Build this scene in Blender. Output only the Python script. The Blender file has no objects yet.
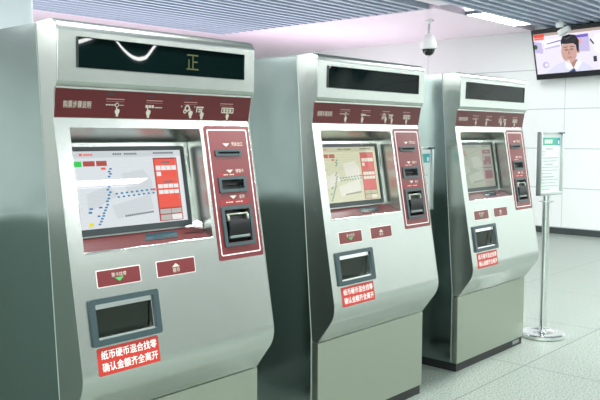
import bpy, bmesh, math, random
from mathutils import Vector, Matrix
random.seed(7)
S = bpy.context.scene
COL = S.collection

# ------------------------------------------------------------------ materials
def lin(c):
    return tuple((x/12.92 if x <= .04045 else ((x+.055)/1.055)**2.4) for x in [v/255 for v in c]) + (1,)

def mat(name, rgb, rough=.5, metal=0., emit=None, estr=1., spec=.5, coat=0.):
    m = bpy.data.materials.new(name); m.use_nodes = True
    p = m.node_tree.nodes['Principled BSDF']
    p.inputs['Base Color'].default_value = lin(rgb)
    p.inputs['Roughness'].default_value = rough
    p.inputs['Metallic'].default_value = metal
    p.inputs['Specular IOR Level'].default_value = spec
    p.inputs['Coat Weight'].default_value = coat
    if emit is not None:
        p.inputs['Emission Color'].default_value = lin(emit)
        p.inputs['Emission Strength'].default_value = estr
    return m

def bump_noise(m, scale, strength, dist, stretch=(1, 1, 1), detail=2.):
    nt = m.node_tree; p = nt.nodes['Principled BSDF']
    tc = nt.nodes.new('ShaderNodeTexCoord'); mp = nt.nodes.new('ShaderNodeMapping')
    mp.inputs['Scale'].default_value = stretch
    n = nt.nodes.new('ShaderNodeTexNoise'); n.inputs['Scale'].default_value = scale; n.inputs['Detail'].default_value = detail
    b = nt.nodes.new('ShaderNodeBump'); b.inputs['Strength'].default_value = strength; b.inputs['Distance'].default_value = dist
    nt.links.new(tc.outputs['Object'], mp.inputs['Vector']); nt.links.new(mp.outputs['Vector'], n.inputs['Vector'])
    nt.links.new(n.outputs['Fac'], b.inputs['Height'])
    prev = p.inputs['Normal'].links
    if prev: nt.links.new(prev[0].from_socket, b.inputs['Normal'])
    nt.links.new(b.outputs['Normal'], p.inputs['Normal'])
    return m

def colour_noise(m, c1, c2, scale, stretch=(1, 1, 1), detail=3., lo=.35, hi=.65):
    nt = m.node_tree; p = nt.nodes['Principled BSDF']
    tc = nt.nodes.new('ShaderNodeTexCoord'); mp = nt.nodes.new('ShaderNodeMapping')
    mp.inputs['Scale'].default_value = stretch
    n = nt.nodes.new('ShaderNodeTexNoise'); n.inputs['Scale'].default_value = scale; n.inputs['Detail'].default_value = detail
    r = nt.nodes.new('ShaderNodeValToRGB')
    r.color_ramp.elements[0].position = lo; r.color_ramp.elements[0].color = lin(c1)
    r.color_ramp.elements[1].position = hi; r.color_ramp.elements[1].color = lin(c2)
    nt.links.new(tc.outputs['Object'], mp.inputs['Vector']); nt.links.new(mp.outputs['Vector'], n.inputs['Vector'])
    nt.links.new(n.outputs['Fac'], r.inputs['Fac']); nt.links.new(r.outputs['Color'], p.inputs['Base Color'])
    return m

STEEL = bump_noise(mat('brushed_steel_front', (186, 192, 187), .27, 1.), 90, .06, .002, (.04, 1, 1))
STEEL = bump_noise(STEEL, 5, .10, .02)
STEEL_SIDE = bump_noise(mat('brushed_steel_side', (168, 182, 179), .15, 1.), 90, .05, .002, (1, 1, .04))
STEEL_SIDE = bump_noise(STEEL_SIDE, 2.2, .30, .03)
STEEL_LOW = bump_noise(mat('brushed_steel_plinth', (164, 172, 158), .34, 1.), 90, .05, .002, (.04, 1, 1))
STEEL_BRIGHT = mat('polished_steel', (225, 230, 228), .16, 1.)
SEAM = mat('seam_pale_edge', (150, 162, 157), .45)
BLACK = mat('black_plastic', (8, 12, 14), .38, spec=.35)
KICK = mat('black_kick_plate', (22, 27, 28), .5)
HEADGLASS = mat('black_display_glass', (4, 16, 15), .02, 0, spec=.09)
BEZEL = mat('dark_teal_bezel', (20, 34, 37), .4)
TEAL = mat('teal_grey_frame', (40, 60, 63), .4)
MAROON = mat('maroon_strip', (84, 22, 26), .36, spec=.4)
PAYM = mat('maroon_payment_panel', (98, 35, 38), .3, spec=.45)
MAROON2 = mat('maroon_shelf', (72, 27, 28), .36, spec=.6)
WHITE = mat('white_print', (228, 226, 222), .5)
CREAM = mat('pale_icon_print', (190, 188, 172), .5)
FAINT = mat('faint_pink_print', (176, 132, 130), .5)
DARKPRINT = mat('dark_print', (44, 48, 56), .5)
RED = mat('red_sticker', (166, 36, 22), .45)
REDSTRIP = mat('red_warning_strip', (122, 16, 20), .45)
GREEN = mat('green_arrow', (40, 170, 84), .5)
LED = mat('amber_green_led', (34, 40, 10), .5, emit=(150, 160, 50), estr=.15)
READER = mat('card_reader_glass', (30, 54, 60), .12)
PAPER = mat('white_paper', (232, 236, 236), .7)
FLAP = mat('smoky_tray_flap', (26, 32, 26), .14, spec=.35)

def em(name, rgb, s=.80, rough=.012):
    return mat(name, (6, 6, 6), rough, emit=rgb, estr=s)

UI = [dict(bg=em('screen_white', (222, 228, 232)), bar=em('screen_bar', (206, 212, 216)), red=em('screen_red', (240, 100, 84)),
           btn=em('screen_button', (240, 240, 238)), edge=em('screen_dark_red', (178, 84, 78)), blue=em('screen_blue', (60, 130, 180)),
           grn=em('screen_green', (60, 205, 90)), yel=em('screen_yellow', (236, 226, 70)), txt=em('screen_text', (120, 126, 130)),
           ghost=em('screen_ghost', (210, 217, 221)), grey=em('screen_grey', (190, 190, 186))),
      dict(bg=em('screen2_yellow', (212, 214, 182)), bar=em('screen2_bar', (196, 198, 168)), red=em('screen2_red', (214, 108, 104)),
           btn=em('screen2_button', (228, 228, 210)), edge=em('screen2_dark_red', (186, 110, 96)), blue=em('screen2_teal', (70, 130, 120)),
           grn=em('screen2_green', (190, 112, 98)), yel=em('screen2_dull', (212, 214, 182)), txt=em('screen2_text', (130, 132, 112)),
           ghost=em('screen2_ghost', (226, 226, 212)), grey=em('screen2_grey', (190, 190, 160))),
      dict(bg=em('screen3_olive', (134, 142, 122)), bar=em('screen3_bar', (126, 134, 116)), red=em('screen3_plum', (112, 62, 74)),
           btn=em('screen3_button', (128, 128, 122)), edge=em('screen3_edge', (150, 104, 96)), blue=em('screen3_dot', (112, 124, 110)),
           grn=em('screen3_lilac', (146, 146, 156)), yel=em('screen3_dull', (134, 142, 122)), txt=em('screen3_text', (110, 116, 102)),
           ghost=em('screen3_ghost', (148, 154, 138)), grey=em('screen3_grey', (134, 138, 126)))]

# ------------------------------------------------------------------ mesh helpers
def finish(name, bm, mats, parent=None, smooth=None, M=None):
    me = bpy.data.meshes.new(name)
    if M is not None: bm.transform(M)
    bmesh.ops.recalc_face_normals(bm, faces=bm.faces)
    bm.to_mesh(me); bm.free()
    for m in (mats if isinstance(mats, (list, tuple)) else [mats]): me.materials.append(m)
    if smooth:
        me.polygons.foreach_set('use_smooth', [True]*len(me.polygons)); me.set_sharp_from_angle(angle=math.radians(smooth))
        for f in me.polygons:
            if f.area > .05: f.use_smooth = False
    o = bpy.data.objects.new(name, me); COL.objects.link(o)
    if parent: o.parent = parent
    return o

def box(bm, x0, x1, y0, y1, z0, z1, bev=0., mi=0):
    vs = [bm.verts.new(c) for c in ((x0,y0,z0),(x1,y0,z0),(x1,y1,z0),(x0,y1,z0),(x0,y0,z1),(x1,y0,z1),(x1,y1,z1),(x0,y1,z1))]
    fs = [bm.faces.new([vs[i] for i in f]) for f in ((0,3,2,1),(4,5,6,7),(0,1,5,4),(1,2,6,5),(2,3,7,6),(3,0,4,7))]
    for f in fs: f.material_index = mi
    if bev:
        es = list({e for f in fs for e in f.edges})
        r = bmesh.ops.bevel(bm, geom=es, offset=bev, segments=2, affect='EDGES', profile=.6)
        for f in r['faces']: f.material_index = mi
    return fs

def prism(bm, pts, n0, n1, axis='z', mi=0):
    """polygon pts (a,b) extruded along axis from n0 to n1"""
    def P(a, b, n):
        return {'z': (a, b, n), 'x': (n, a, b), 'y': (a, n, b)}[axis]
    lo = [bm.verts.new(P(a, b, n0)) for a, b in pts]; hi = [bm.verts.new(P(a, b, n1)) for a, b in pts]
    k = len(pts); fs = [bm.faces.new(lo[::-1]), bm.faces.new(hi)]
    for i in range(k): fs.append(bm.faces.new((lo[i], lo[(i+1) % k], hi[(i+1) % k], hi[i])))
    for f in fs: f.material_index = mi
    return fs

def rrect(x0, x1, y0, y1, r, seg=5):
    out = []
    for cx, cy, a0 in ((x1-r, y1-r, 0), (x0+r, y1-r, 90), (x0+r, y0+r, 180), (x1-r, y0+r, 270)):
        for i in range(seg+1):
            a = math.radians(a0+90*i/seg); out.append((cx+r*math.cos(a), cy+r*math.sin(a)))
    return out

def ring(bm, outer, inner, n0, n1, mi=0):
    """frame between two same-length loops, extruded along z"""
    k = len(outer)
    L = [[bm.verts.new((a, b, n)) for a, b in loop] for loop in (outer, inner) for n in (n0, n1)]
    o0, o1, i0, i1 = L
    for i in range(k):
        j = (i+1) % k
        for q in ((o1[i], o1[j], i1[j], i1[i]), (o0[j], o0[i], i0[i], i0[j]), (o0[i], o0[j], o1[j], o1[i]), (i0[j], i0[i], i1[i], i1[j])):
            bm.faces.new(q).material_index = mi

def lathe(bm, prof, seg=32, mi=0, c=(0, 0, 0)):
    rows = []
    for r, z in prof:
        if r < 1e-6: rows.append([bm.verts.new((c[0], c[1], c[2]+z))])
        else: rows.append([bm.verts.new((c[0]+r*math.cos(2*math.pi*i/seg), c[1]+r*math.sin(2*math.pi*i/seg), c[2]+z)) for i in range(seg)])
    for a, b in zip(rows, rows[1:]):
        for i in range(seg):
            j = (i+1) % seg
            f = [a[i % len(a)], a[j % len(a)], b[j % len(b)], b[i % len(b)]]
            f = list(dict.fromkeys(f))
            if len(f) > 2: bm.faces.new(f).material_index = mi

def quad(bm, x0, x1, y0, y1, z=0., mi=0):
    f = bm.faces.new([bm.verts.new(c) for c in ((x0,y0,z),(x1,y0,z),(x1,y1,z),(x0,y1,z))]); f.material_index = mi
    return f

def poly(bm, pts, z=0., mi=0):
    f = bm.faces.new([bm.verts.new((a, b, z)) for a, b in pts]); f.material_index = mi
    return f

def contours(body):
    """outlines of a line of lettering in the built-in font, as lists of 2D points"""
    cu = bpy.data.curves.new('lettering', 'FONT'); cu.body = body; cu.size = 1.
    o = bpy.data.objects.new('lettering', cu); COL.objects.link(o)
    dg = bpy.context.evaluated_depsgraph_get(); dg.update()
    out = []
    for sp in o.evaluated_get(dg).to_curve(dg).splines:
        pts = []
        if sp.type == 'BEZIER':
            bp = sp.bezier_points; k = len(bp)
            for a in range(k):
                A, B = bp[a], bp[(a+1) % k]
                straight = (A.handle_right-A.co).length < 1e-5 and (B.handle_left-B.co).length < 1e-5
                for t in ((0,) if straight else (0, .33, .67)):
                    q = (1-t)**3*A.co+3*t*(1-t)**2*A.handle_right+3*t*t*(1-t)*B.handle_left+t**3*B.co
                    pts.append((q.x, q.y))
        else: pts = [(q.co.x, q.co.y) for q in sp.points]
        cl = []
        for q in pts:
            if not cl or abs(q[0]-cl[-1][0])+abs(q[1]-cl[-1][1]) > 1e-5: cl.append(q)
        if len(cl) > 2: out.append(cl)
    o.to_curve_clear()
    bpy.data.objects.remove(o); bpy.data.curves.remove(cu)
    return out

def area(c): return sum(c[i-1][0]*c[i][1]-c[i][0]*c[i-1][1] for i in range(len(c)))/2
def inside(q, c):
    r = False
    for i in range(len(c)):
        (x0, y0), (x1, y1) = c[i-1], c[i]
        if (y0 > q[1]) != (y1 > q[1]) and q[0] < (x1-x0)*(q[1]-y0)/(y1-y0)+x0: r = not r
    return r

def text_bm(bm, s, x0, x1, y0, y1, z=0., mi=0, bold=0.):
    """lettering fitted to the box; strokes that overlap in the font are filled one by one"""
    from mathutils.geometry import tessellate_polygon
    cs = contours(s)
    sg = 1 if area(max(cs, key=lambda c: abs(area(c)))) > 0 else -1
    outer = [c for c in cs if area(c)*sg > 0]; holes = [c for c in cs if area(c)*sg <= 0]
    own = {i: [] for i in range(len(outer))}
    for h in holes:
        cand = [i for i, c in enumerate(outer) if inside(h[0], c)]
        if cand: own[min(cand, key=lambda i: abs(area(outer[i])))].append(h)
    a0 = min(q[0] for c in outer for q in c); a1 = max(q[0] for c in outer for q in c)
    b0 = min(q[1] for c in outer for q in c); b1 = max(q[1] for c in outer for q in c)
    kx, ky = (x1-x0)/(a1-a0), (y1-y0)/max(b1-b0, 1e-6)
    for n, (dx, dy) in enumerate(((0, 0), (bold, 0), (0, bold), (bold, bold)) if bold else ((0, 0),)):
        for i, c in enumerate(outer):
            loops = [[Vector((q[0], q[1], 0)) for q in l] for l in [c]+own[i]]
            flat = [q for l in loops for q in l]
            vs = [bm.verts.new((x0+(q.x-a0+dx)*kx, y0+(q.y-b0+dy)*ky, z+n*1e-5+(i % 5)*2e-6)) for q in flat]
            for t in tessellate_polygon(loops):
                if len(set(t)) == 3:
                    try: bm.faces.new([vs[k] for k in t]).material_index = mi
                    except ValueError: pass

def empty(name, loc=(0, 0, 0), rz=0.):
    o = bpy.data.objects.new(name, None); COL.objects.link(o); o.location = loc; o.rotation_euler = (0, 0, rz)
    o.empty_display_size = .1
    return o

def tag(o, label=None, cat=None, group=None, kind=None):
    for k, v in (('label', label), ('category', cat), ('group', group), ('kind', kind)):
        if v: o[k] = v
    return o

def boolean_cut(o, cutters):
    for c in cutters:
        md = o.modifiers.new('cut', 'BOOLEAN'); md.operation = 'DIFFERENCE'; md.solver = 'EXACT'; md.object = c
    dg = bpy.context.evaluated_depsgraph_get(); dg.update()
    me = bpy.data.meshes.new_from_object(o.evaluated_get(dg))
    o.modifiers.clear(); old = o.data; o.data = me; me.name = old.name; bpy.data.meshes.remove(old)
    for c in cutters:
        d = c.data; bpy.data.objects.remove(c); bpy.data.meshes.remove(d)

# ------------------------------------------------------------------ camera
F = 771.66
right_yaw, pitch, roll = -0.84378, 0.083088, 0.002031
cy, sy, cp, sp = math.cos(right_yaw), math.sin(right_yaw), math.cos(pitch), math.sin(pitch)
fwd = Vector((-sy*cp, cy*cp, -sp)); rgt = Vector((cy, sy, 0)); up = rgt.cross(fwd)
cr, sr = math.cos(roll), math.sin(roll)
r2 = cr*rgt+sr*up; u2 = -sr*rgt+cr*up
cam = bpy.data.cameras.new('camera'); cam.sensor_width = 36; cam.lens = F/600*36; cam.clip_start = .05
co = bpy.data.objects.new('camera', cam); COL.objects.link(co)
R = Matrix((r2, u2, -fwd)).transposed().to_4x4()
co.matrix_world = Matrix.Translation((-1.33688, -2.21863, 1.41474)) @ R
S.camera = co

# ------------------------------------------------------------------ ticket machine
W = .8848
P1, P2, P3, P4, P5, P6 = (0, 1.78), (.0058, 1.5798), (.0209, 1.5675), (.0389, 1.4715), (-.1090, .6138), (-.0072, .4615)
def frame(A, B):
    """matrix: (x, up, out) -> machine space for the plane through profile points A (top) and B"""
    d = Vector((0, B[0]-A[0], B[1]-A[1])).normalized(); n = Vector((0, d.z, -d.y))
    if n.y > 0: n = -n
    m = Matrix(((1, 0, 0), (0, -d.y, -d.z), (0, 0, 0))).to_4x4()
    m = Matrix(((1, 0, n.x, 0), (0, -d.y, n.y, A[0]), (0, -d.z, n.z, A[1]), (0, 0, 0, 1)))
    return m
MF, MH, MS = frame(P4, P5), frame(P1, P2), frame(P3, P4)   # face, header, instruction strip
def seam_y(z): return .0332+(z-.5)*(.1213-.0332)/1.2
DEPTH = .52

def arrow_down(bm, cx, cyy, w, h, z, mi=0, upw=False):
    s = -1 if upw else 1
    poly(bm, [(cx-w/2, cyy+s*h/2), (cx+w/2, cyy+s*h/2), (cx, cyy-s*h/2)], z, mi)

HAND = [(-.35, 1.0), (-.12, 1.0), (-.08, .55), (.1, .62), (.2, .52), (.32, .56), (.42, .44), (.55, .42), (.62, .25), (.55, -.2), (.35, -.5), (.35, -1), (-.25, -1), (-.25, -.6), (-.5, -.3), (-.62, .1), (-.5, .3), (-.36, .2)]
def hand(bm, cx, cyy, h, z=0., mi=0):
    s = h/2
    poly(bm, [(cx+a*s*.95, cyy+b*s) for a, b in HAND], z, mi)

def build_machine():
    root = empty('ticket_machine')
    # rear cabinet
    bm = bmesh.new()
    g = .0015
    prism(bm, [(seam_y(1.782)+g, 1.782), (DEPTH, 1.782), (DEPTH, .05), (.0345, .05), (.0345, .4615), (seam_y(.48)+g, .48)], 0, W, 'x')
    bmesh.ops.bevel(bm, geom=bm.edges[:], offset=.003, segments=2, affect='EDGES')
    cb = finish('cabinet_body', bm, STEEL_SIDE, root)
    bm = bmesh.new()
    prism(bm, [(seam_y(1.780)-.0012, 1.780), (seam_y(1.780)+.0022, 1.780), (seam_y(.48)+.0022, .48), (.0350, .4615), (.0350, .055), (.0310, .055), (.0310, .4615), (seam_y(.48)-.0012, .48)], -.0012, W+.0012, 'x')
    sm = finish('seam_strip', bm, SEAM, root)
    for o_ in (cb, sm):
        q = bmesh.new(); box(q, .020, W-.020, -.2, .30, .86, 1.56); boolean_cut(o_, [finish('cutter', q, STEEL)])
    cb.data.polygons.foreach_set('use_smooth', [True]*len(cb.data.polygons)); cb.data.set_sharp_from_angle(angle=math.radians(35))
    for f in cb.data.polygons:
        if f.area > .01: f.use_smooth = False
    # front housing: one folded steel shell with its openings
    pts = [(seam_y(1.782), 1.786), (.036, 1.788), (.026, 1.7865), (.012, 1.778), (.003, 1.766), (.0006, 1.752)]
    pts += [(.0046, 1.5900), (.0058, 1.5865), (.0209, 1.5730), P3]
    pts += [P4]
    d1 = Vector((P5[0]-P4[0], P5[1]-P4[1])).normalized(); c = Vector(P5)+d1*.012; d2 = (Vector(P6)-c).normalized()
    a, b = c-d1*.055, c+d2*.055
    for i in range(9):
        t = i/8; q = (1-t)**2*a+2*t*(1-t)*c+t*t*b; pts.append((q.x, q.y))
    pts += [P6, (.0300, .4615), (seam_y(.49), .49)]
    bm = bmesh.new(); prism(bm, pts, 0, W, 'x')
    ends = [e for e in bm.edges if abs(e.verts[0].co.x-e.verts[1].co.x) < 1e-6 and e.verts[0].co.y < .06 or (abs(e.verts[0].co.x-e.verts[1].co.x) < 1e-6 and e.verts[1].co.y < .06)]
    bmesh.ops.bevel(bm, geom=ends, offset=.004, segments=3, affect='EDGES')
    H = finish('front_housing', bm, [STEEL], root)
    cut = []
    def cutter(x0, x1, t0, t1, depth, Mx=MF, out=.05):
        q = bmesh.new(); box(q, x0, x1, -t1, -t0, -depth, out); cut.append(finish('cutter', q, STEEL, None, None, Mx))
    # screen recess: its floor rises towards the back, its top is level
    q = bmesh.new()
    prism(q, [(-.452, .05), (-.452, 0), (-.392, -.100), (-.040, -.100), (-.032, 0), (-.032, .05)], .058, .618, 'x')
    cut.append(finish('cutter', q, STEEL, None, None, MF))
    cutter(.066, .310, .617, .737, .055)
    cutter(.690, .818, .352, .478, .05)
    cutter(.692, .810, .233, .270, .05)
    cutter(.692, .806, .122, .131, .03)
    boolean_cut(H, cut)
    H.data.polygons.foreach_set('use_smooth', [True]*len(H.data.polygons)); H.data.set_sharp_from_angle(angle=math.radians(30))
    for f in H.data.polygons:
        if f.area > .02: f.use_smooth = False
    # plinth and kick plate
    bm = bmesh.new(); box(bm, 0, W, -.0072, .0300, .05, .4580, .003); finish('lower_panel', bm, STEEL_LOW, root, 35)
    bm = bmesh.new(); box(bm, .006, W-.006, .000, DEPTH-.01, 0, .052); finish('kick_plate', bm, KICK, root)
    # header display
    bm = bmesh.new()
    def dip(x):          # slightly warped acrylic, shaped so a lamp's reflection sits at this height
        pts_ = [(.07, -.073), (.114, -.058), (.14, -.047), (.18, -.016), (.20, -.016), (.222, -.044), (.255, -.082), (.284, -.102), (.313, -.108), (.347, -.099), (.377, -.068), (.408, -.038), (.44, -.010), (.60, .02), (.83, .02)]
        for (xa, ya), (xb, yb_) in zip(pts_, pts_[1:]):
            if xa <= x <= xb: return ya+(yb_-ya)*(x-xa)/(xb-xa)
        return .02
    NX, NY = 90, 14; grid = []
    for i in range(NX+1):
        xx = .073+.747*i/NX; row = []
        y0 = sum(dip(min(.82, max(.073, xx+k*.006))) for k in (-1, 0, 1))/3
        for j in range(NY+1):
            yy = -.145+.098*j/NY; u_ = yy+.096; c0 = -(.0635-.30*(y0+.073))
            row.append(bm.verts.new((xx, yy, .0040+c0*u_)))
        grid.append(row)
    for i in range(NX):
        for j in range(NY): bm.faces.new((grid[i][j], grid[i+1][j], grid[i+1][j+1], grid[i][j+1])).smooth = True
    d = finish('display_window', bm, HEADGLASS, root, 60, MH)
    bm = bmesh.new(); ring(bm, [(.0725, -.1455), (.8205, -.1455), (.8205, -.0465), (.0725, -.0465)], [(.0735, -.1445), (.8195, -.1445), (.8195, -.0475), (.0735, -.0475)], -.004, .0075); finish('window_gasket', bm, KICK, d, None, MH)
    # instruction strip
    bm = bmesh.new(); box(bm, .003, W-.003, -.0955, -.001, -.002, .0008); st = finish('instruction_strip', bm, MAROON, root, None, MS)
    bm = bmesh.new(); text_bm(bm, '购票步骤说明', .034, .138, -.064, -.040, .0014, bold=.015); finish('title_lettering', bm, CREAM, st, None, MS)
    z = .0014
    def icon(x0, x1, kind):
        bm = bmesh.new()
        quad(bm, x0, x1, -.0310, -.0280, z, 2); quad(bm, x0, x1, -.0380, -.0370, z, 2)
        quad(bm, x0+.003, x0+.026, -.0165, -.0115, z, 1); poly(bm, [(x0+.026, -.0095), (x0+.034, -.014), (x0+.026, -.0185)], z, 1)
        if kind == 1:
            for k in range(4): quad(bm, x0+k*.011, x0+k*.011+.0085, -.0515, -.0475, z)
            ring(bm, [(x0+.045+.008*math.cos(i*.524), -.049+.008*math.sin(i*.524)) for i in range(12)], [(x0+.045+.0055*math.cos(i*.524), -.049+.0055*math.sin(i*.524)) for i in range(12)], z, z+.0003)
            quad(bm, x0+.055, x0+.073, -.0505, -.0485, z); hand(bm, x0+.048, -.072, .034, z)
        if kind == 2:
            for k in range(3): quad(bm, x0-.002+k*.013, x0+.0085+k*.013, -.0555, -.0455, z)
            quad(bm, x0+.038, x0+.072, -.0550, -.0520, z); hand(bm, x0+.012, -.073, .036, z)
        if kind == 3:
            quad(bm, x0-.012, x0-.007, -.048, -.043, z)
            ring(bm, [(x0+.018+.013*math.cos(i*.524), -.052+.013*math.sin(i*.524)) for i in range(12)], [(x0+.018+.007*math.cos(i*.524), -.052+.007*math.sin(i*.524)) for i in range(12)], z, z+.0003)
            ring(bm, [(x0+.008+.008*math.cos(i*.524), -.064+.008*math.sin(i*.524)) for i in range(12)], [(x0+.008+.004*math.cos(i*.524), -.064+.004*math.sin(i*.524)) for i in range(12)], z, z+.0003)
            hand(bm, x0+.036, -.071, .036, z)
            quad(bm, x0+.052, x0+.056, -.048, -.043, z)
            for (a0, a1, b0, b1) in ((.063, .098, -.050, -.044), (.063, .068, -.066, -.050), (.074, .094, -.058, -.053), (.074, .092, -.066, -.061)): quad(bm, x0+a0, x0+a1, b0, b1, z)
            hand(bm, x0+.092, -.075, .034, z)
        if kind == 4:
            ring(bm, rrect(x0+.010, x0+.074, -.066, -.044, .003, 2), rrect(x0+.014, x0+.070, -.062, -.048, .002, 2), z, z+.0003)
            for k in range(3): quad(bm, x0+.020+k*.016, x0+.031+k*.016, -.060, -.050, z)
            hand(bm, x0+.044, -.078, .030, z)
        finish('step_icon', bm, [CREAM, DARKPRINT, FAINT], st, None, MS)
    icon(.196, .270, 1); icon(.364, .436, 2); icon(.536, .600, 3); icon(.717, .785, 4)
    # steel lining of the screen recess, behind the housing's own thickness
    bm = bmesh.new(); ring(bm, [(.040, -.462), (.636, -.462), (.636, -.012), (.040, -.012)], [(.0555, -.4545), (.6205, -.4545), (.6205, -.031), (.0555, -.031)], -.116, -.055)
    finish('recess_lining', bm, STEEL, root, None, MF)
    # touch screen
    ins = -.088
    bm = bmesh.new(); prism(bm, [(-.452, -.112), (-.452, ins-.006), (-.392, ins+.001), (-.034, ins+.001), (-.034, -.112)], .0585, .6175, 'x'); finish('screen_surround', bm, STEEL, root, None, MF)
    bm = bmesh.new(); prism(bm, [(-.0325, -.0015), (-.0745, -.099), (-.0325, -.099)], .0585, .6175, 'x'); finish('recess_hood', bm, STEEL, root, None, MF)
    bm = bmesh.new(); ring(bm, rrect(.084, .593, -.392, -.084, .012), rrect(.0985, .5785, -.3695, -.0990, .003), ins, ins+.010)
    bz = finish('screen_bezel', bm, BEZEL, root, 40, MF)
    sx = lambda s: .0985+.48*s
    sr_ = lambda r: -(.099+.2705*r)
    Z = ins+.0025
    def ui(name, rects, key, dz=1, polys=()):
        bm = bmesh.new()
        for (a, b, c_, d_) in rects: quad(bm, sx(a), sx(b), sr_(d_), sr_(c_), Z+dz*.0004)
        for pl in polys: poly(bm, [(sx(a), sr_(b)) for a, b in pl], Z+dz*.0004)
        o = finish(name, bm, UI[0][key], bz, None, MF); o['ui'] = key
        return o
    bm = bmesh.new(); box(bm, .0985, .5785, -.3695, -.0990, ins, Z); o = finish('screen', bm, UI[0]['bg'], bz, None, MF); o['ui'] = 'bg'
    ui('title_bar', [(0, 1, 0, .085)], 'bar')
    ui('route_shade', [], 'ghost', 1, [[(.42, .30), (.62, .26), (.69, .42), (.69, .62), (.45, .56)], [(.10, .55), (.30, .45), (.36, .60), (.10, .78)], [(.3, .72), (.66, .60), (.68, .80), (.34, .90)]])
    ui('green_button', [(.0, .088, .13, .20)], 'grn', 2)
    for rc in ((.100, .198, .128, .195), (.210, .300, .128, .195)): ui('menu_button', [rc], 'edge', 2)
    ui('menu_panel', [(.722, .955, .105, .985)], 'edge', 1)
    ui('menu_panel_face', [(.734, .945, .125, .80)], 'red', 2)
    for rc in ((.80, .88, .155, .180), (.80, .89, .430, .455)): ui('menu_panel_title', [rc], 'txt', 3)
    for rc in [(.740+k*.051, .786+k*.051, .215, .280) for k in range(4)]+[(.742, .785, .300, .36)]+[(.742+k*.051, .788+k*.051, .475, .530) for k in range(4)]+[(.742+k*.051, .788+k*.051, .555, .61) for k in range(4)]+[(.845, .944, .90, .975)]: ui('station_button', [rc], 'btn', 3)
    for rc in ((.735, .84, .82, .885), (.845, .944, .82, .885), (.735, .84, .90, .975)): ui('key_button', [rc], 'grey', 3)
    dots = []
    line = [(.33, .225), (.325, .29), (.30, .46), (.305, .53), (.285, .61), (.27, .69), (.245, .76), (.225, .83), (.20, .90), (.185, .97)]
    for (s, r) in line[:9]:
        dots += [(s-.014, s+.008, r, r+.022), (s-.028, s-.006, r+.035, r+.057)]
    ui('route_line', dots[:4], 'blue', 2); ui('route_line', dots[4:], 'blue', 2)
    dots = []
    for k in range(8):
        dots += [(.345+k*.046, .367+k*.046, .555-k*.004, .577-k*.004), (.36+k*.046, .38+k*.046, .60-k*.004, .622-k*.004)]
    ui('route_line', dots, 'blue', 2)
    for rc in ((.11, .14, .73, .752), (.10, .13, .775, .80), (.19, .22, .72, .742), (.17, .195, .83, .85)): ui('route_branch', [rc], 'blue', 2)
    for rc in ((.245, .285, .215, .245), (.69, .715, .525, .555)): ui('line_end_mark', [rc], 'red', 3)
    ui('current_station_mark', [(.09, .13, .92, .965)], 'yel', 3)
    ui('hint_text', [(.41+k*.019, .425+k*.019, .855-k*.002, .88-k*.002) for k in range(14)], 'txt', 2)
    ui('title_text', [(.36+k*.02, .375+k*.02, .03, .055) for k in range(4)]+[(.46+k*.02, .475+k*.02, .03, .055) for k in range(6)], 'txt', 2)
    ui('clock_text', [(.73+k*.022, .748+k*.022, .025, .05) for k in range(9)], 'txt', 2)
    ui('service_mark', [(.075, .10, .03, .06)]+[(.11+k*.02, .126+k*.02, .035, .058) for k in range(4)], 'red', 2)
    # reader shelf
    bm = bmesh.new(); prism(bm, [(-.4515, -.010), (-.398, -.0985), (-.391, -.0985), (-.4455, -.010)], .0595, .6165, 'x'); sh = finish('reader_shelf', bm, MAROON2, root, None, MF)
    bm = bmesh.new(); box(bm, .058, .618, -.453, -.4455, -.012, .0025, .0015); finish('shelf_lip', bm, STEEL_BRIGHT, root, 40, MF)
    sv = Vector((-.391+.4455, -.0985+.010)); sn = Vector((.085, .053)).normalized()
    def on_shelf(k, lift): q = Vector((-.4455, -.010))+sv*k+Vector((sv.y, -sv.x)).normalized()*-lift; return (q.x, q.y)
    bm = bmesh.new()
    vs = []
    for lift in (0, .002):
        for (xx, k) in ((.33, .25), (.475, .25), (.505, .70), (.36, .70)):
            a_, b_ = on_shelf(k, lift); vs.append(bm.verts.new((xx, a_, b_)))
    for f in ((4, 5, 6, 7), (0, 1, 5, 4), (1, 2, 6, 5), (2, 3, 7, 6), (3, 0, 4, 7)): bm.faces.new([vs[i] for i in f])
    finish('card_reader', bm, READER, sh, None, MF)
    # payment panel
    bm = bmesh.new(); prism(bm, rrect(.636, .876, -.543, -.019, .010), -.001, .0012)
    boxes = bm
    pay = finish('payment_panel', bm, [PAYM], root, None, MF)
    cut = []
    cutter(.690, .818, .352, .478, .05); cutter(.692, .810, .233, .270, .05); cutter(.692, .806, .122, .131, .03)
    boolean_cut(pay, cut)
    bm = bmesh.new(); ring(bm, rrect(.650, .862, -.526, -.034, .008), rrect(.6540, .8580, -.5220, -.0380, .006), .001, .0017); finish('border_line', bm, WHITE, pay, None, MF)
    for ax, ay, tx, xa, xb, ya, yb_ in ((.742, -.0955, '凭条出口', .771, .830, -.100, -.084), (.745, -.2000, '储值卡', .776, .820, -.206, -.191), (.747, -.3025, '纸币', .780, .808, -.309, -.294)):
        bm = bmesh.new(); arrow_down(bm, ax, ay, .036, .0125, .0018); finish('slot_arrow', bm, CREAM, pay, None, MF)
        bm = bmesh.new(); text_bm(bm, tx, xa, xb, ya, yb_, .0018); finish('slot_lettering', bm, CREAM, pay, None, MF)
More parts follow.
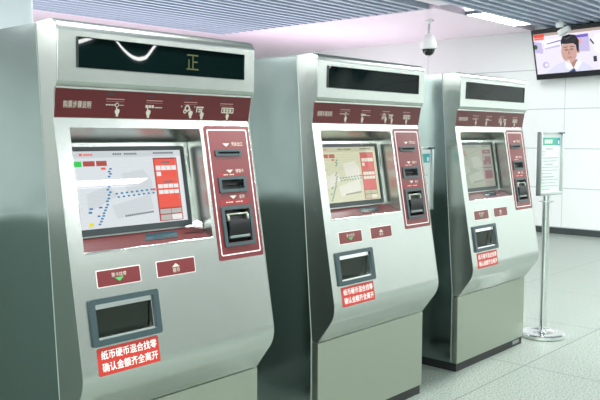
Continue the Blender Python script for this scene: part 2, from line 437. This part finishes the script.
    for (a, b, t0, t1) in ((.680, .797, .207, .219), (.676, .828, .312, .330)):
        bm = bmesh.new(); box(bm, a, b, -t1, -t0, .001, .0018)
        ws = finish('warning_strip', bm, REDSTRIP, pay, None, MF)
        bm = bmesh.new(); m_ = (t0+t1)/2
        n_ = 7
        for k in range(n_):
            if k != 3: quad(bm, a+.03+k*(b-a-.06)/n_, a+.03+(k+.7)*(b-a-.06)/n_, -m_-.002, -m_+.002, .0022)
        finish('strip_lettering', bm, CREAM, ws, None, MF)
    # slot frames
    bm = bmesh.new(); ring(bm, rrect(.678, .820, -.139, -.114, .006), rrect(.692, .806, -.131, -.122, .002), -.004, .007); r_ = finish('receipt_slot', bm, TEAL, root, 40, MF)
    bm = bmesh.new(); box(bm, .690, .808, -.133, -.120, -.029, -.012); finish('slot_throat', bm, BLACK, r_, None, MF)
    bm = bmesh.new(); ring(bm, rrect(.678, .826, -.282, -.221, .006), rrect(.692, .810, -.270, -.233, .003), -.004, .007); r_ = finish('card_slot', bm, TEAL, root, 40, MF)
    bm = bmesh.new(); box(bm, .691, .811, -.271, -.232, -.049, -.030); box(bm, .700, .800, -.252, -.247, -.031, -.012); finish('slot_throat', bm, BLACK, r_, None, MF)
    bm = bmesh.new(); ring(bm, rrect(.672, .835, -.493, -.336, .008), rrect(.688, .820, -.480, -.350, .004), -.004, .008); r_ = finish('note_slot', bm, TEAL, root, 40, MF)
    bm = bmesh.new(); prism(bm, [(-.479, -.045), (-.479, -.018), (-.470, -.006), (-.458, .004), (-.420, .014), (-.392, .012), (-.390, -.006), (-.374, -.010), (-.374, -.030), (-.352, -.034), (-.352, -.045)], .698, .812, 'x')
    bmesh.ops.bevel(bm, geom=bm.edges[:], offset=.002, segments=2, affect='EDGES')
    finish('note_acceptor', bm, BLACK, r_, 40, MF)
    bm = bmesh.new(); box(bm, .696, .814, -.372, -.365, -.030, .004, .002); box(bm, .696, .708, -.395, -.372, -.02, .010, .002); box(bm, .802, .814, -.392, -.372, -.02, .008, .002)
    finish('note_guide', bm, STEEL_LOW, r_, 40, MF)
    bm = bmesh.new(); box(bm, .702, .808, -.463, -.452, -.01, .0085, .002); finish('acceptor_lip', bm, mat('acceptor_grey', (92, 104, 104), .3), r_, 40, MF)
    # small maroon labels
    for (a, b, t0, t1, s, sa, sb, st0, st1, am, at_, upw, nm) in ((.094, .266, .512, .565, '票卡找零', .150, .210, .523, .538, GREEN, .547, False, 'change_label'), (.340, .512, .511, .564, '硬币', .408, .440, .540, .556, CREAM, .530, True, 'coin_label')):
        bm = bmesh.new(); prism(bm, rrect(a-.0025, b+.0025, -t1-.0025, -t0+.0025, .004, 3), -.001, .0006); lb = finish(nm, bm, WHITE, root, None, MF)
        bm = bmesh.new(); prism(bm, rrect(a, b, -t1, -t0, .003, 3), 0, .0012); finish('label_face', bm, PAYM, lb, None, MF)
        bm = bmesh.new(); text_bm(bm, s, sa, sb, -st1, -st0, .0017); finish('label_lettering', bm, CREAM, lb, None, MF)
        bm = bmesh.new(); arrow_down(bm, (sa+sb)/2, -at_, .036, .013, .0017, 0, upw); finish('label_arrow', bm, am, lb, None, MF)
    # change tray
    bm = bmesh.new(); ring(bm, rrect(.048, .328, -.755, -.601, .009), rrect(.070, .307, -.735, -.619, .003), -.004, .009); tr = finish('change_tray', bm, TEAL, root, 40, MF)
    bm = bmesh.new()
    vs = [(.072, -.727, -.030), (.296, -.727, -.030), (.296, -.637, -.012), (.072, -.637, -.012)]
    vv = [bm.verts.new(v) for v in vs]+[bm.verts.new((a, b, c_-.004)) for a, b, c_ in vs]
    for f in ((0, 1, 2, 3), (7, 6, 5, 4), (0, 4, 5, 1), (1, 5, 6, 2), (2, 6, 7, 3), (3, 7, 4, 0)): bm.faces.new([vv[i] for i in f])
    finish('tray_flap', bm, FLAP, tr, None, MF)
    bm = bmesh.new(); box(bm, .070, .307, -.636, -.619, -.014, -.003); box(bm, .070, .307, -.736, -.728, -.03, .001); box(bm, .2985, .307, -.73, -.62, -.03, .0)
    finish('tray_trim', bm, STEEL_BRIGHT, tr, None, MF)
    # red notice
    bm = bmesh.new(); prism(bm, rrect(.061, .309, -.852, -.762, .006), -.001, .0009); nt_ = finish('notice_sticker', bm, RED, root, None, MF)
    bm = bmesh.new(); text_bm(bm, '纸币硬币混合找零', .075, .299, -.801, -.772, .0015, bold=.022); text_bm(bm, '确认金额齐全离开', .075, .299, -.841, -.812, .0015, bold=.022)
    finish('notice_lettering', bm, WHITE, nt_, None, MF)
    return root

def copy_tree(o, parent=None):
    c = o.copy(); COL.objects.link(c); c.parent = parent
    for ch in list(o.children): copy_tree(ch, c)
    return c

def recolour(o, pal):
    if 'ui' in o.keys():
        o.material_slots[0].link = 'OBJECT'; o.material_slots[0].material = pal[o['ui']]
    for ch in o.children: recolour(ch, pal)

def named_child(o, n):
    for ch in o.children_recursive:
        if ch.name.split('.')[0] == n: return ch

m1 = build_machine()
m2 = copy_tree(m1); m3 = copy_tree(m1)
m2.location = (1.33067, .04911, 0); m3.location = (2.67606, .09797, 0)
recolour(m2, UI[1]); recolour(m3, UI[2])
GRP = 'ticket machines in a row'
tag(m1, 'nearest steel ticket machine with a bright white map screen and one lit sign character', 'ticket machine', GRP)
tag(m2, 'middle steel ticket machine with a yellowish map screen, standing between the other two', 'ticket machine', GRP)
tag(m3, 'farthest steel ticket machine with a dim olive screen, beside the pole-mounted sign', 'ticket machine', GRP)
bm = bmesh.new(); text_bm(bm, '正', .522, .580, -.124, -.068, .0105); finish('display_lettering', bm, LED, named_child(m1, 'display_window'), None, MH)
bm = bmesh.new(); box(bm, .74, .83, -.0045, .001, .018, .040, .001); finish('maker_plate', bm, mat('grey_nameplate', (120, 128, 130), .4), named_child(m3, 'kick_plate'))
bm = bmesh.new(); box(bm, W-.001, W+.012, .03, .05, .10, .13, .003); box(bm, W, W+.006, .033, .047, .05, .10, .002); finish('side_latch', bm, KICK, m2, 40)
for o in COL.objects:
    if 'ui' in o.keys(): del o['ui']

# crumpled paper on the shelf of the nearest machine
bm = bmesh.new()
bmesh.ops.create_icosphere(bm, subdivisions=3, radius=1)
for v in bm.verts:
    n = math.sin(v.co.x*7+1)*math.cos(v.co.y*6)+math.sin(v.co.z*9+v.co.x*4)
    v.co *= 1+.16*n
    v.co.x *= .024; v.co.y *= .016; v.co.z *= .014
    if v.co.x > .008: v.co.z -= (v.co.x-.008)*.75
r = bmesh.ops.create_icosphere(bm, subdivisions=2, radius=1)
for v in r['verts']:
    v.co = Vector((v.co.x*.028-.036, v.co.y*.009+.004, v.co.z*.0035*(1+.5*math.sin(v.co.x*9))-.004+.0*v.co.x))
pp = finish('crumpled_paper', bm, PAPER)
pp.location = (.585, .014, 1.078); pp.rotation_euler = (.0, .0, math.radians(8))
tag(pp, 'small crumpled white paper slip lying at the right end of the nearest maroon shelf', 'paper')

# ------------------------------------------------------------------ setting
XW, ZC, YB, YF, XL = 9.506, 2.945, 9.5, -9.0, -7.0
def structure(o): o['kind'] = 'structure'; return o
def tile_material(name, rgb, line, horizontal, vertical):
    """wall panels with thin joints; horizontal = (first z, pitch), vertical = (axis, first, pitch)"""
    m = mat(name, rgb, .35); nt = m.node_tree; p = nt.nodes['Principled BSDF']
    g = nt.nodes.new('ShaderNodeNewGeometry'); s = nt.nodes.new('ShaderNodeSeparateXYZ'); nt.links.new(g.outputs['Position'], s.inputs[0])
    def joint(sock, first, pitch, w):
        a = nt.nodes.new('ShaderNodeMath'); a.operation = 'SUBTRACT'; nt.links.new(sock, a.inputs[0]); a.inputs[1].default_value = first-pitch/2
        b = nt.nodes.new('ShaderNodeMath'); b.operation = 'FLOORED_MODULO'; nt.links.new(a.outputs[0], b.inputs[0]); b.inputs[1].default_value = pitch
        c = nt.nodes.new('ShaderNodeMath'); c.operation = 'COMPARE'; nt.links.new(b.outputs[0], c.inputs[0]); c.inputs[1].default_value = pitch/2; c.inputs[2].default_value = w
        return c.outputs[0]
    j1 = joint(s.outputs['Z'], *horizontal, .006); j2 = joint(s.outputs[vertical[0]], vertical[1], vertical[2], .004)
    mx = nt.nodes.new('ShaderNodeMath'); mx.operation = 'MAXIMUM'; nt.links.new(j1, mx.inputs[0]); nt.links.new(j2, mx.inputs[1])
    mix = nt.nodes.new('ShaderNodeMix'); mix.data_type = 'RGBA'; mix.inputs['A'].default_value = lin(rgb); mix.inputs['B'].default_value = lin(line)
    nt.links.new(mx.outputs[0], mix.inputs['Factor']); nt.links.new(mix.outputs['Result'], p.inputs['Base Color'])
    return m
WALLX = tile_material('white_wall_panels', (222, 228, 226), (172, 184, 182), (.667, .5715), ('Y', 2.35, 2.3))
WALLY = tile_material('white_wall_panels_ends', (222, 228, 226), (172, 184, 182), (.667, .5715), ('X', .5, 1.15))

WALLF = tile_material('grey_wall_panels', (168, 174, 172), (110, 118, 118), (.667, .5715), ('X', .5, 1.15))
FLOOR = mat('pale_terrazzo', (186, 198, 188), .36, spec=.35)
nt = FLOOR.node_tree; p = nt.nodes['Principled BSDF']
g = nt.nodes.new('ShaderNodeNewGeometry')
n1 = nt.nodes.new('ShaderNodeTexNoise'); n1.inputs['Scale'].default_value = 100; n1.inputs['Detail'].default_value = 2
n2 = nt.nodes.new('ShaderNodeTexNoise'); n2.inputs['Scale'].default_value = 1.3
nt.links.new(g.outputs['Position'], n1.inputs['Vector']); nt.links.new(g.outputs['Position'], n2.inputs['Vector'])
rp = nt.nodes.new('ShaderNodeValToRGB'); rp.color_ramp.elements[0].position = .34; rp.color_ramp.elements[0].color = lin((84, 97, 88)); rp.color_ramp.elements[1].position = .56; rp.color_ramp.elements[1].color = lin((142, 153, 145))
nt.links.new(n1.outputs['Fac'], rp.inputs['Fac'])
s = nt.nodes.new('ShaderNodeSeparateXYZ'); nt.links.new(g.outputs['Position'], s.inputs[0])
def fj(sock, first, pitch, w):
    a = nt.nodes.new('ShaderNodeMath'); a.operation = 'SUBTRACT'; nt.links.new(sock, a.inputs[0]); a.inputs[1].default_value = first-pitch/2
    b = nt.nodes.new('ShaderNodeMath'); b.operation = 'FLOORED_MODULO'; nt.links.new(a.outputs[0], b.inputs[0]); b.inputs[1].default_value = pitch
    c = nt.nodes.new('ShaderNodeMath'); c.operation = 'COMPARE'; nt.links.new(b.outputs[0], c.inputs[0]); c.inputs[1].default_value = pitch/2; c.inputs[2].default_value = w
    return c.outputs[0]
mx = nt.nodes.new('ShaderNodeMath'); mx.operation = 'MAXIMUM'
nt.links.new(fj(s.outputs['X'], 4.28, 1.2, .0035), mx.inputs[0]); nt.links.new(fj(s.outputs['Y'], -.15, 1.2, .0035), mx.inputs[1])
mix = nt.nodes.new('ShaderNodeMix'); mix.data_type = 'RGBA'; mix.inputs['B'].default_value = lin((72, 84, 77))
nt.links.new(mx.outputs[0], mix.inputs['Factor']); nt.links.new(rp.outputs['Color'], mix.inputs['A']); nt.links.new(mix.outputs['Result'], p.inputs['Base Color'])

bm = bmesh.new(); box(bm, XL, XW, YF, YB, -.1, 0); structure(finish('floor', bm, FLOOR))
bm = bmesh.new(); box(bm, XW, XW+.1, YF, YB, 0, 3.4); structure(finish('wall_right', bm, WALLX))
bm = bmesh.new(); box(bm, XL-.1, XL, YF, YB, 0, 3.4); structure(finish('wall_left', bm, WALLX))
bm = bmesh.new(); box(bm, XL, XW, YB, YB+.1, 0, 3.4); structure(finish('wall_back', bm, WALLY))
bm = bmesh.new(); box(bm, XL, XW, YF-.1, YF, 0, 3.4); structure(finish('wall_front', bm, WALLF))
BASE = mat('dark_baseboard', (44, 54, 54), .4)
bm = bmesh.new(); box(bm, XW-.015, XW+.01, YF, YB, 0, .09); structure(finish('baseboard_right', bm, BASE))
bm = bmesh.new(); box(bm, XL, XW-.015, YB-.015, YB+.01, 0, .09); structure(finish('baseboard_back', bm, BASE))
ADDED_WALL = mat('added_dark_wall', (86, 102, 95), .5)
bm = bmesh.new(); box(bm, -6.0, 3.3, 1.00, 1.15, 0, 1.05, .01); structure(finish('unseen_dark_wall', bm, ADDED_WALL))  # unseen low wall, added to darken reflections in the machine sides
COLM = mat('pale_blue_column', (232, 242, 245), .4)
bm = bmesh.new(); prism(bm, rrect(.557, 1.357, 2.5, 3.3, .05, 4), 0, 3.2); structure(finish('trim_1', bm, COLM, None, 40))

# ceiling: flat pinkish panel field, baffle field, dark void above
PINK = mat('flat_ceiling_panel', (250, 226, 244), .28, spec=.8, coat=.5)
XB, YE, YE2 = 6.80, 2.84, 6.65
bm = bmesh.new(); box(bm, XB, XW, YE, YB, ZC, ZC+.12); box(bm, XL, XB, YE2, YB, ZC, ZC+.12); structure(finish('ceiling', bm, PINK))
VOID = mat('ceiling_void', (104, 112, 118), .9)
bm = bmesh.new(); box(bm, XL, XW, YF, YB, 3.4, 3.5); structure(finish('ceiling', bm, VOID))
SLAT = mat('blue_grey_baffle', (166, 180, 198), .35)
ROWS = [5.41, 2.70, -.35, -3.23, -6.11]
bm = bmesh.new()
y = YE2-.075
while y > YF:
    near = min(abs(y-r_) for r_ in ROWS)
    if near > .14 or abs(y-5.41) < .2:
        box(bm, XL, XB if y > YE else XW, y-.030, y+.030, ZC, ZC+.075)
    y -= .15
structure(finish('ceiling', bm, SLAT))
PAN = mat('white_lamp_pan', (230, 226, 232), .5)
bm = bmesh.new()
for r_ in ROWS:
    x1 = 3.1 if r_ > 5 else XW
    if 2 < r_ < 3: x1 = 6.85
    if r_ < 5: box(bm, XL, x1, r_-.13, r_+.13, ZC+.035, ZC+.06)
structure(finish('ceiling', bm, PAN))

# the ceiling lamp in view, and the same lamps in the rest of the hall
GLOW = mat('lamp_diffuser', (250, 250, 250), .5, emit=(255, 255, 255), estr=16.)
FRAME = mat('lamp_frame', (120, 136, 150), .4)
lr = empty('ceiling_lamp', (8.165, 2.70, ZC))
tag(lr, 'long glowing ceiling lamp set in the slatted ceiling near the television', 'ceiling lamp')
bm = bmesh.new(); ring(bm, [(-.67, -.138), (.67, -.138), (.67, .138), (-.67, .138)], [(-.655, -.128), (.655, -.128), (.655, .128), (-.655, .128)], .002, .05); finish('lamp_frame', bm, FRAME, lr)
bm = bmesh.new(); box(bm, -.655, .655, -.128, .128, .006, .05); finish('diffuser', bm, GLOW, lr)
LP = 92.
for r_ in ROWS:
    for xx in (8.06, 4.50, .45, -3.4, -6.0):
        if abs(r_-2.70) < .01 and xx == 8.06: continue
        if r_ > 5: xx = {8.06: None, 4.50: 2.3, .45: -.2}.get(xx, xx)
        if xx is None: continue
        l = bpy.data.lights.new('hall_lamp', 'AREA'); l.shape = 'RECTANGLE'; l.size = 1.40; l.size_y = .23; l.energy = LP; l.color = (1., 1., .99)
        o = bpy.data.objects.new('hall_lamp', l); COL.objects.link(o); o.location = (xx, r_, ZC-.004 if r_ > 5 else ZC+.02)

# added unseen uplight behind the machines, brightening the smooth ceiling in pink
l = bpy.data.lights.new('added_uplight', 'AREA'); l.shape = 'RECTANGLE'; l.size = 7.; l.size_y = .35; l.energy = 120.; l.color = (1., .88, .97)
o = bpy.data.objects.new('added_uplight', l); COL.objects.link(o); o.location = (5.0, 5.4, 1.35); o.rotation_euler = (math.pi, 0, 0)

# ------------------------------------------------------------------ dome camera
WP = mat('white_camera_plastic', (226, 232, 230), .4)
rt = empty('dome_camera', (7.546, 3.405, ZC))
tag(rt, 'white dome security camera hanging on a stem from the smooth ceiling', 'security camera')
bm = bmesh.new(); lathe(bm, [(0, 0), (.06, 0), (.06, -.018), (.018, -.03), (.018, -.05), (0, -.05)], 24); finish('ceiling_flange', bm, WP, rt, 40)
bm = bmesh.new(); lathe(bm, [(0, -.04), (.016, -.04), (.016, -.11), (.021, -.112), (.021, -.125), (.016, -.127), (.016, -.2), (0, -.2)], 16); finish('stem', bm, mat('grey_stem', (176, 184, 184), .4), rt, 40)
bm = bmesh.new(); lathe(bm, [(0, -.175), (.03, -.175), (.06, -.20), (.09, -.245), (.106, -.30), (.110, -.345), (.107, -.375), (.085, -.385), (0, -.385)], 32)
finish('housing', bm, WP, rt, 40)
bm = bmesh.new(); lathe(bm, [(.083, -.375), (.081, -.40), (.068, -.435), (.045, -.458), (.02, -.468), (0, -.470)], 32); finish('dome', bm, mat('smoked_dome', (18, 30, 32), .08), rt, 60)
bm = bmesh.new(); lathe(bm, [(.024, -.452), (.03, -.466), (.02, -.474), (0, -.476)], 20); finish('lens_ring', bm, mat('pink_lens_rim', (226, 190, 200), .3), rt, 60)

# small bracket camera in front of the television
rt = empty('bracket_camera', (8.66, 2.09, ZC))
tag(rt, 'small white angled camera hanging from the slats in front of the television', 'security camera')
bm = bmesh.new(); box(bm, -.035, .035, -.05, .05, -.10, -.03, .012); box(bm, -.012, .012, -.012, .012, -.04, .0); finish('ceiling_bracket', bm, WP, rt, 40)
bm = bmesh.new(); box(bm, -.042, .042, -.09, .07, -.045, .035, .016)
bmesh.ops.transform(bm, matrix=Matrix.Translation((.0, -.05, -.15)) @ Matrix.Rotation(math.radians(-25), 4, 'X'), verts=bm.verts)
finish('camera_body', bm, WP, rt, 40)
bm = bmesh.new(); lathe(bm, [(0, 0), (.036, 0), (.036, .02), (0, .02)], 20)
bmesh.ops.transform(bm, matrix=Matrix.Translation((0, -.10, -.225)) @ Matrix.Rotation(math.radians(150), 4, 'X'), verts=bm.verts)
finish('lens', bm, BLACK, rt, 40)

# ------------------------------------------------------------------ television
# local frame: a along -Y (to the right in the photo), b up the tilted panel, n towards the hall
tv = empty('television', (9.36, 2.7127, 2.2252))
tag(tv, 'black television on the right wall showing a man in white shirt', 'television')
tb = Vector((9.1225-9.36, 0, 2.8999-2.2252)); TH = tb.length; tb.normalize()
ta = Vector((0, -1, .028)).normalized(); tn = ta.cross(tb)
MT = Matrix(((ta.x, tb.x, tn.x, 0), (ta.y, tb.y, tn.y, 0), (ta.z, tb.z, tn.z, 0), (0, 0, 0, 1)))
TW = 1.25
TVB = mat('tv_black_frame', (20, 22, 28), .3)
bm = bmesh.new(); box(bm, 0, TW, 0, TH, -.06, -.008, .008); body = finish('tv_body', bm, TVB, tv, 40, MT)
e = .018; eb = .078; et = .055
bm = bmesh.new(); ring(bm, [(0, 0), (TW, 0), (TW, TH), (0, TH)], [(e, eb), (TW-e, eb), (TW-e, TH-et), (e, TH-et)], -.01, .004); finish('tv_frame', bm, TVB, tv, None, MT)
bm = bmesh.new(); box(bm, .25, .95, .15, .5, -.20, -.05); box(bm, .4, .46, TH-.3, TH+.12, -.10, -.06); box(bm, .8, .86, TH-.3, TH+.12, -.10, -.06); finish('wall_bracket', bm, KICK, tv, None, MT)
cols = dict(bg=(238, 232, 246), lilac=(200, 190, 232), white=(246, 244, 250), violet=(116, 96, 190), skin=(206, 164, 152), skin2=(176, 130, 120), hair=(20, 22, 30), tie=(40, 66, 120), shirt=(222, 222, 244), red=(226, 60, 40), orange=(240, 110, 80), dark=(40, 50, 60), green=(60, 90, 40), pink=(232, 170, 180), top=(180, 160, 150))
keys = list(cols); TM = [em('tv_'+k, cols[k], .86, .35) for k in keys]
bm = bmesh.new()
SW, SH = TW-2*e, TH-et-eb
def q(pts, k, lvl): poly(bm, [(e+((a-.55)*MAN[0]+.55+MAN[1])*.932, eb+max(0, (b*MAN[0]+MAN[2]))*SH) for a, b in pts], -.007+lvl*.0006, keys.index(k))
MAN = [1., 0., 0.]
def ell(cx, cyy, rx, ry, k, lvl, a0=0, a1=360, n=22): q([(cx+rx*math.cos(math.radians(a0+(a1-a0)*i/n)), cyy+ry*math.sin(math.radians(a0+(a1-a0)*i/n))) for i in range(n)], k, lvl)
q([(0, 0), (SW/.932, 0), (SW/.932, 1), (0, 1)], 'bg', 0)
q([(0, .93), (SW/.932, .93), (SW/.932, 1), (0, 1)], 'top', 1)
q([(0, .55), (.12, .5), (.16, .75), (0, .82)], 'lilac', 1); ell(.02, .68, .03, .06, 'green', 2)
q([(.12, .62), (.42, .66), (.42, .86), (.12, .82)], 'white', 1); q([(.16, .60), (.40, .64), (.40, .69), (.16, .63)], 'lilac', 2)
q([(.20, .72), (.42, .77), (.42, .80), (.20, .74)], 'violet', 2)
q([(.60, .48), (.84, .46), (.84, .88), (.60, .86)], 'lilac', 1); q([(.62, .80), (.83, .81), (.83, .88), (.62, .87)], 'violet', 2); q([(.64, .66), (.73, .66), (.73, .78), (.64, .78)], 'pink', 2)
q([(.88, .20), (.93, .20), (.93, .33), (.88, .33)], 'dark', 2); q([(.85, .72), (.90, .60), (.91, .64), (.86, .76)], 'dark', 2)
ell(.98, .62, .10, .25, 'white', 1)
ell(.15, .22, .05, .08, 'lilac', 1); ell(.16, .22, .025, .04, 'white', 2)
# presenter
MAN[:] = [1.06, 0., -.15]
q([(.14, 0), (.20, .20), (.34, .34), (.46, .40), (.66, .40), (.78, .28), (.86, 0)], 'shirt', 3)
q([(.50, .26), (.53, .40), (.64, .42), (.62, .26), (.56, .18)], 'skin2', 4)
q([(.46, .40), (.52, .42), (.57, .22), (.53, .16), (.46, .26)], 'white', 5); q([(.66, .42), (.70, .34), (.63, .18), (.57, .22), (.62, .36)], 'white', 5)
q([(.535, .21), (.585, .21), (.60, 0), (.50, 0)], 'tie', 5)
ell(.53, .60, .112, .255, 'skin', 5)
q([(.432, .72), (.425, .86), (.46, .97), (.55, 1.0), (.64, .97), (.685, .84), (.672, .62), (.645, .58), (.635, .74), (.60, .79), (.49, .79), (.445, .80)], 'hair', 6)
ell(.662, .60, .018, .05, 'skin2', 5)
for cx in (.495, .57): ell(cx, .655, .026, .02, 'dark', 6); ell(cx, .655, .020, .013, 'skin2', 7)
q([(.46, .70), (.52, .715), (.52, .73), (.46, .715)], 'hair', 6); q([(.55, .715), (.61, .70), (.61, .715), (.55, .73)], 'hair', 6)
q([(.525, .65), (.535, .65), (.545, .55), (.515, .55)], 'skin2', 6); ell(.535, .475, .032, .018, 'skin2', 6)
MAN[:] = [1., 0., 0.]
q([(.01, .90), (.17, .90), (.17, .985), (.01, .985)], 'red', 4); q([(.012, .845), (.165, .845), (.165, .893), (.012, .893)], 'orange', 4)
text_bm(bm, 'NEWTV', e+.02*.93, e+.16*.93, eb+.912*SH, eb+.972*SH, -.004, keys.index('orange'))
finish('screen', bm, TM, tv, None, MT)

# ------------------------------------------------------------------ sign stands
GREENHEAD = mat('green_sign_header', (66, 160, 132), .5); BLUEHEAD = mat('blue_sign_corner', (50, 150, 176), .5)
SIGNP = mat('sign_paper', (202, 212, 208), .4); SIGNT = mat('sign_grey_text', (150, 164, 162), .6); CLIP = mat('dark_clip', (40, 66, 84), .4)
ALU = mat('satin_aluminium', (200, 206, 204), .28, 1.)
def sign_stand(loc, rz, z0, z1, w, label, br=1.):
    t = empty('sign_stand', loc, rz)
    tag(t, label, 'sign stand')
    bm = bmesh.new(); lathe(bm, [(0, 0), (.148*br, 0), (.154*br, .006), (.154*br, .026), (.146*br, .034), (.045, .040), (.036, .034), (.03, .05), (0, .05)], 48); finish('base', bm, STEEL_BRIGHT, t, 40)
    bm = bmesh.new(); lathe(bm, [(0, .03), (.0255, .03), (.0255, z0+.05), (0, z0+.05)], 24); finish('pole', bm, STEEL_BRIGHT, t, 40)
    bm = bmesh.new(); lathe(bm, [(.0255, z0-.05), (.050, z0-.05), (.050, z0-.045), (.0255, z0-.045)], 24); finish('collar', bm, ALU, t, 40)
    h = z1-z0
    yf, yb = -.040, -.004
    bm = bmesh.new()
    box(bm, -w/2, -w/2+.016, yf, yb, z0, z1, .003); box(bm, w/2-.020, w/2, yf, yb, z0, z1-.012, .003); box(bm, -w/2, w/2, yf-.001, yb, z0-.002, z0+.020, .003); box(bm, -w/2, w/2, yf+.006, yb, z1-.012, z1, .002)
    box(bm, -w/2+.01, w/2-.01, -.010, -.004, z0+.01, z1-.006)
    fr = finish('sign_frame', bm, ALU, t, 40)
    bm = bmesh.new(); box(bm, w/2-.055, w/2+.004, yf-.002, yf+.010, z1-.012, z1-.002); finish('clip', bm, CLIP, fr)
    x0, x1 = -w/2+.016, w/2-.020
    bm = bmesh.new(); box(bm, x0, x1, -.026, -.010, z0+.02, z1-.014); pa = finish('notice_sheet', bm, SIGNP, t)
    Mx = Matrix(((1, 0, 0, 0), (0, 0, -1, -.0265), (0, 1, 0, 0), (0, 0, 0, 1)))
    hh = z1-.040
    bm = bmesh.new(); quad(bm, x0+.012, x1-.010, hh-.052, hh, .0004); finish('header_band', bm, GREENHEAD, pa, None, Mx)
    bm = bmesh.new(); quad(bm, x1-.055, x1-.010, hh-.052, hh, .0009); finish('header_corner', bm, BLUEHEAD, pa, None, Mx)
    bm = bmesh.new()
    for k in range(4): quad(bm, x0+.04+k*.024, x0+.058+k*.024, hh-.040, hh-.014, .0014)
    quad(bm, x1-.038, x1-.022, hh-.044, hh-.02, .0014); finish('header_lettering', bm, WHITE, pa, None, Mx)
    bm = bmesh.new(); zz = hh-.072; wv = x1-x0
    rows = [(.25, .62, .010), (.05, .25, .006), (.1, .2, .006), (.12, .9, .007), (.12, .8, .006), (.2, .62, .009), (.08, .9, .006), (.1, .85, .006), (.08, .6, .006), (.12, .7, .009), (.08, .9, .006), (.1, .75, .006), (.08, .88, .006), (.12, .5, .008)]
    st_ = (zz-(z0+.045))/(len(rows)-1)
    for i, (a, b, th) in enumerate(rows):
        n = max(2, int((b-a)*22)); 
        for k in range(n):
            xx = x0+wv*(a+(b-a)*k/n); quad(bm, xx, xx+wv*(b-a)/n*.78, zz-i*st_-th, zz-i*st_, .0004)
    finish('sheet_lettering', bm, SIGNT, pa, None, Mx)
    return t
sign_stand((3.83, .07, 0), math.radians(-9), 1.008, 1.445, .275, 'steel pole stand with green-headed notice, right of the farthest ticket machine')
sign_stand((2.425, .25, 0), 0, .985, 1.352, .31, 'framed notice stand half hidden between the middle and farthest ticket machines', .4)

# ------------------------------------------------------------------ world and view
w = bpy.data.worlds.new('world'); S.world = w; w.use_nodes = True
w.node_tree.nodes['Background'].inputs[0].default_value = (.5, .55, .6, 1); w.node_tree.nodes['Background'].inputs[1].default_value = .2
vs = S.view_settings; vs.view_transform = 'Standard'; vs.look = 'None'; vs.gamma = 1; vs.use_curve_mapping = False; vs.exposure = .3
S.cycles.max_bounces = 10; S.cycles.use_denoising = True
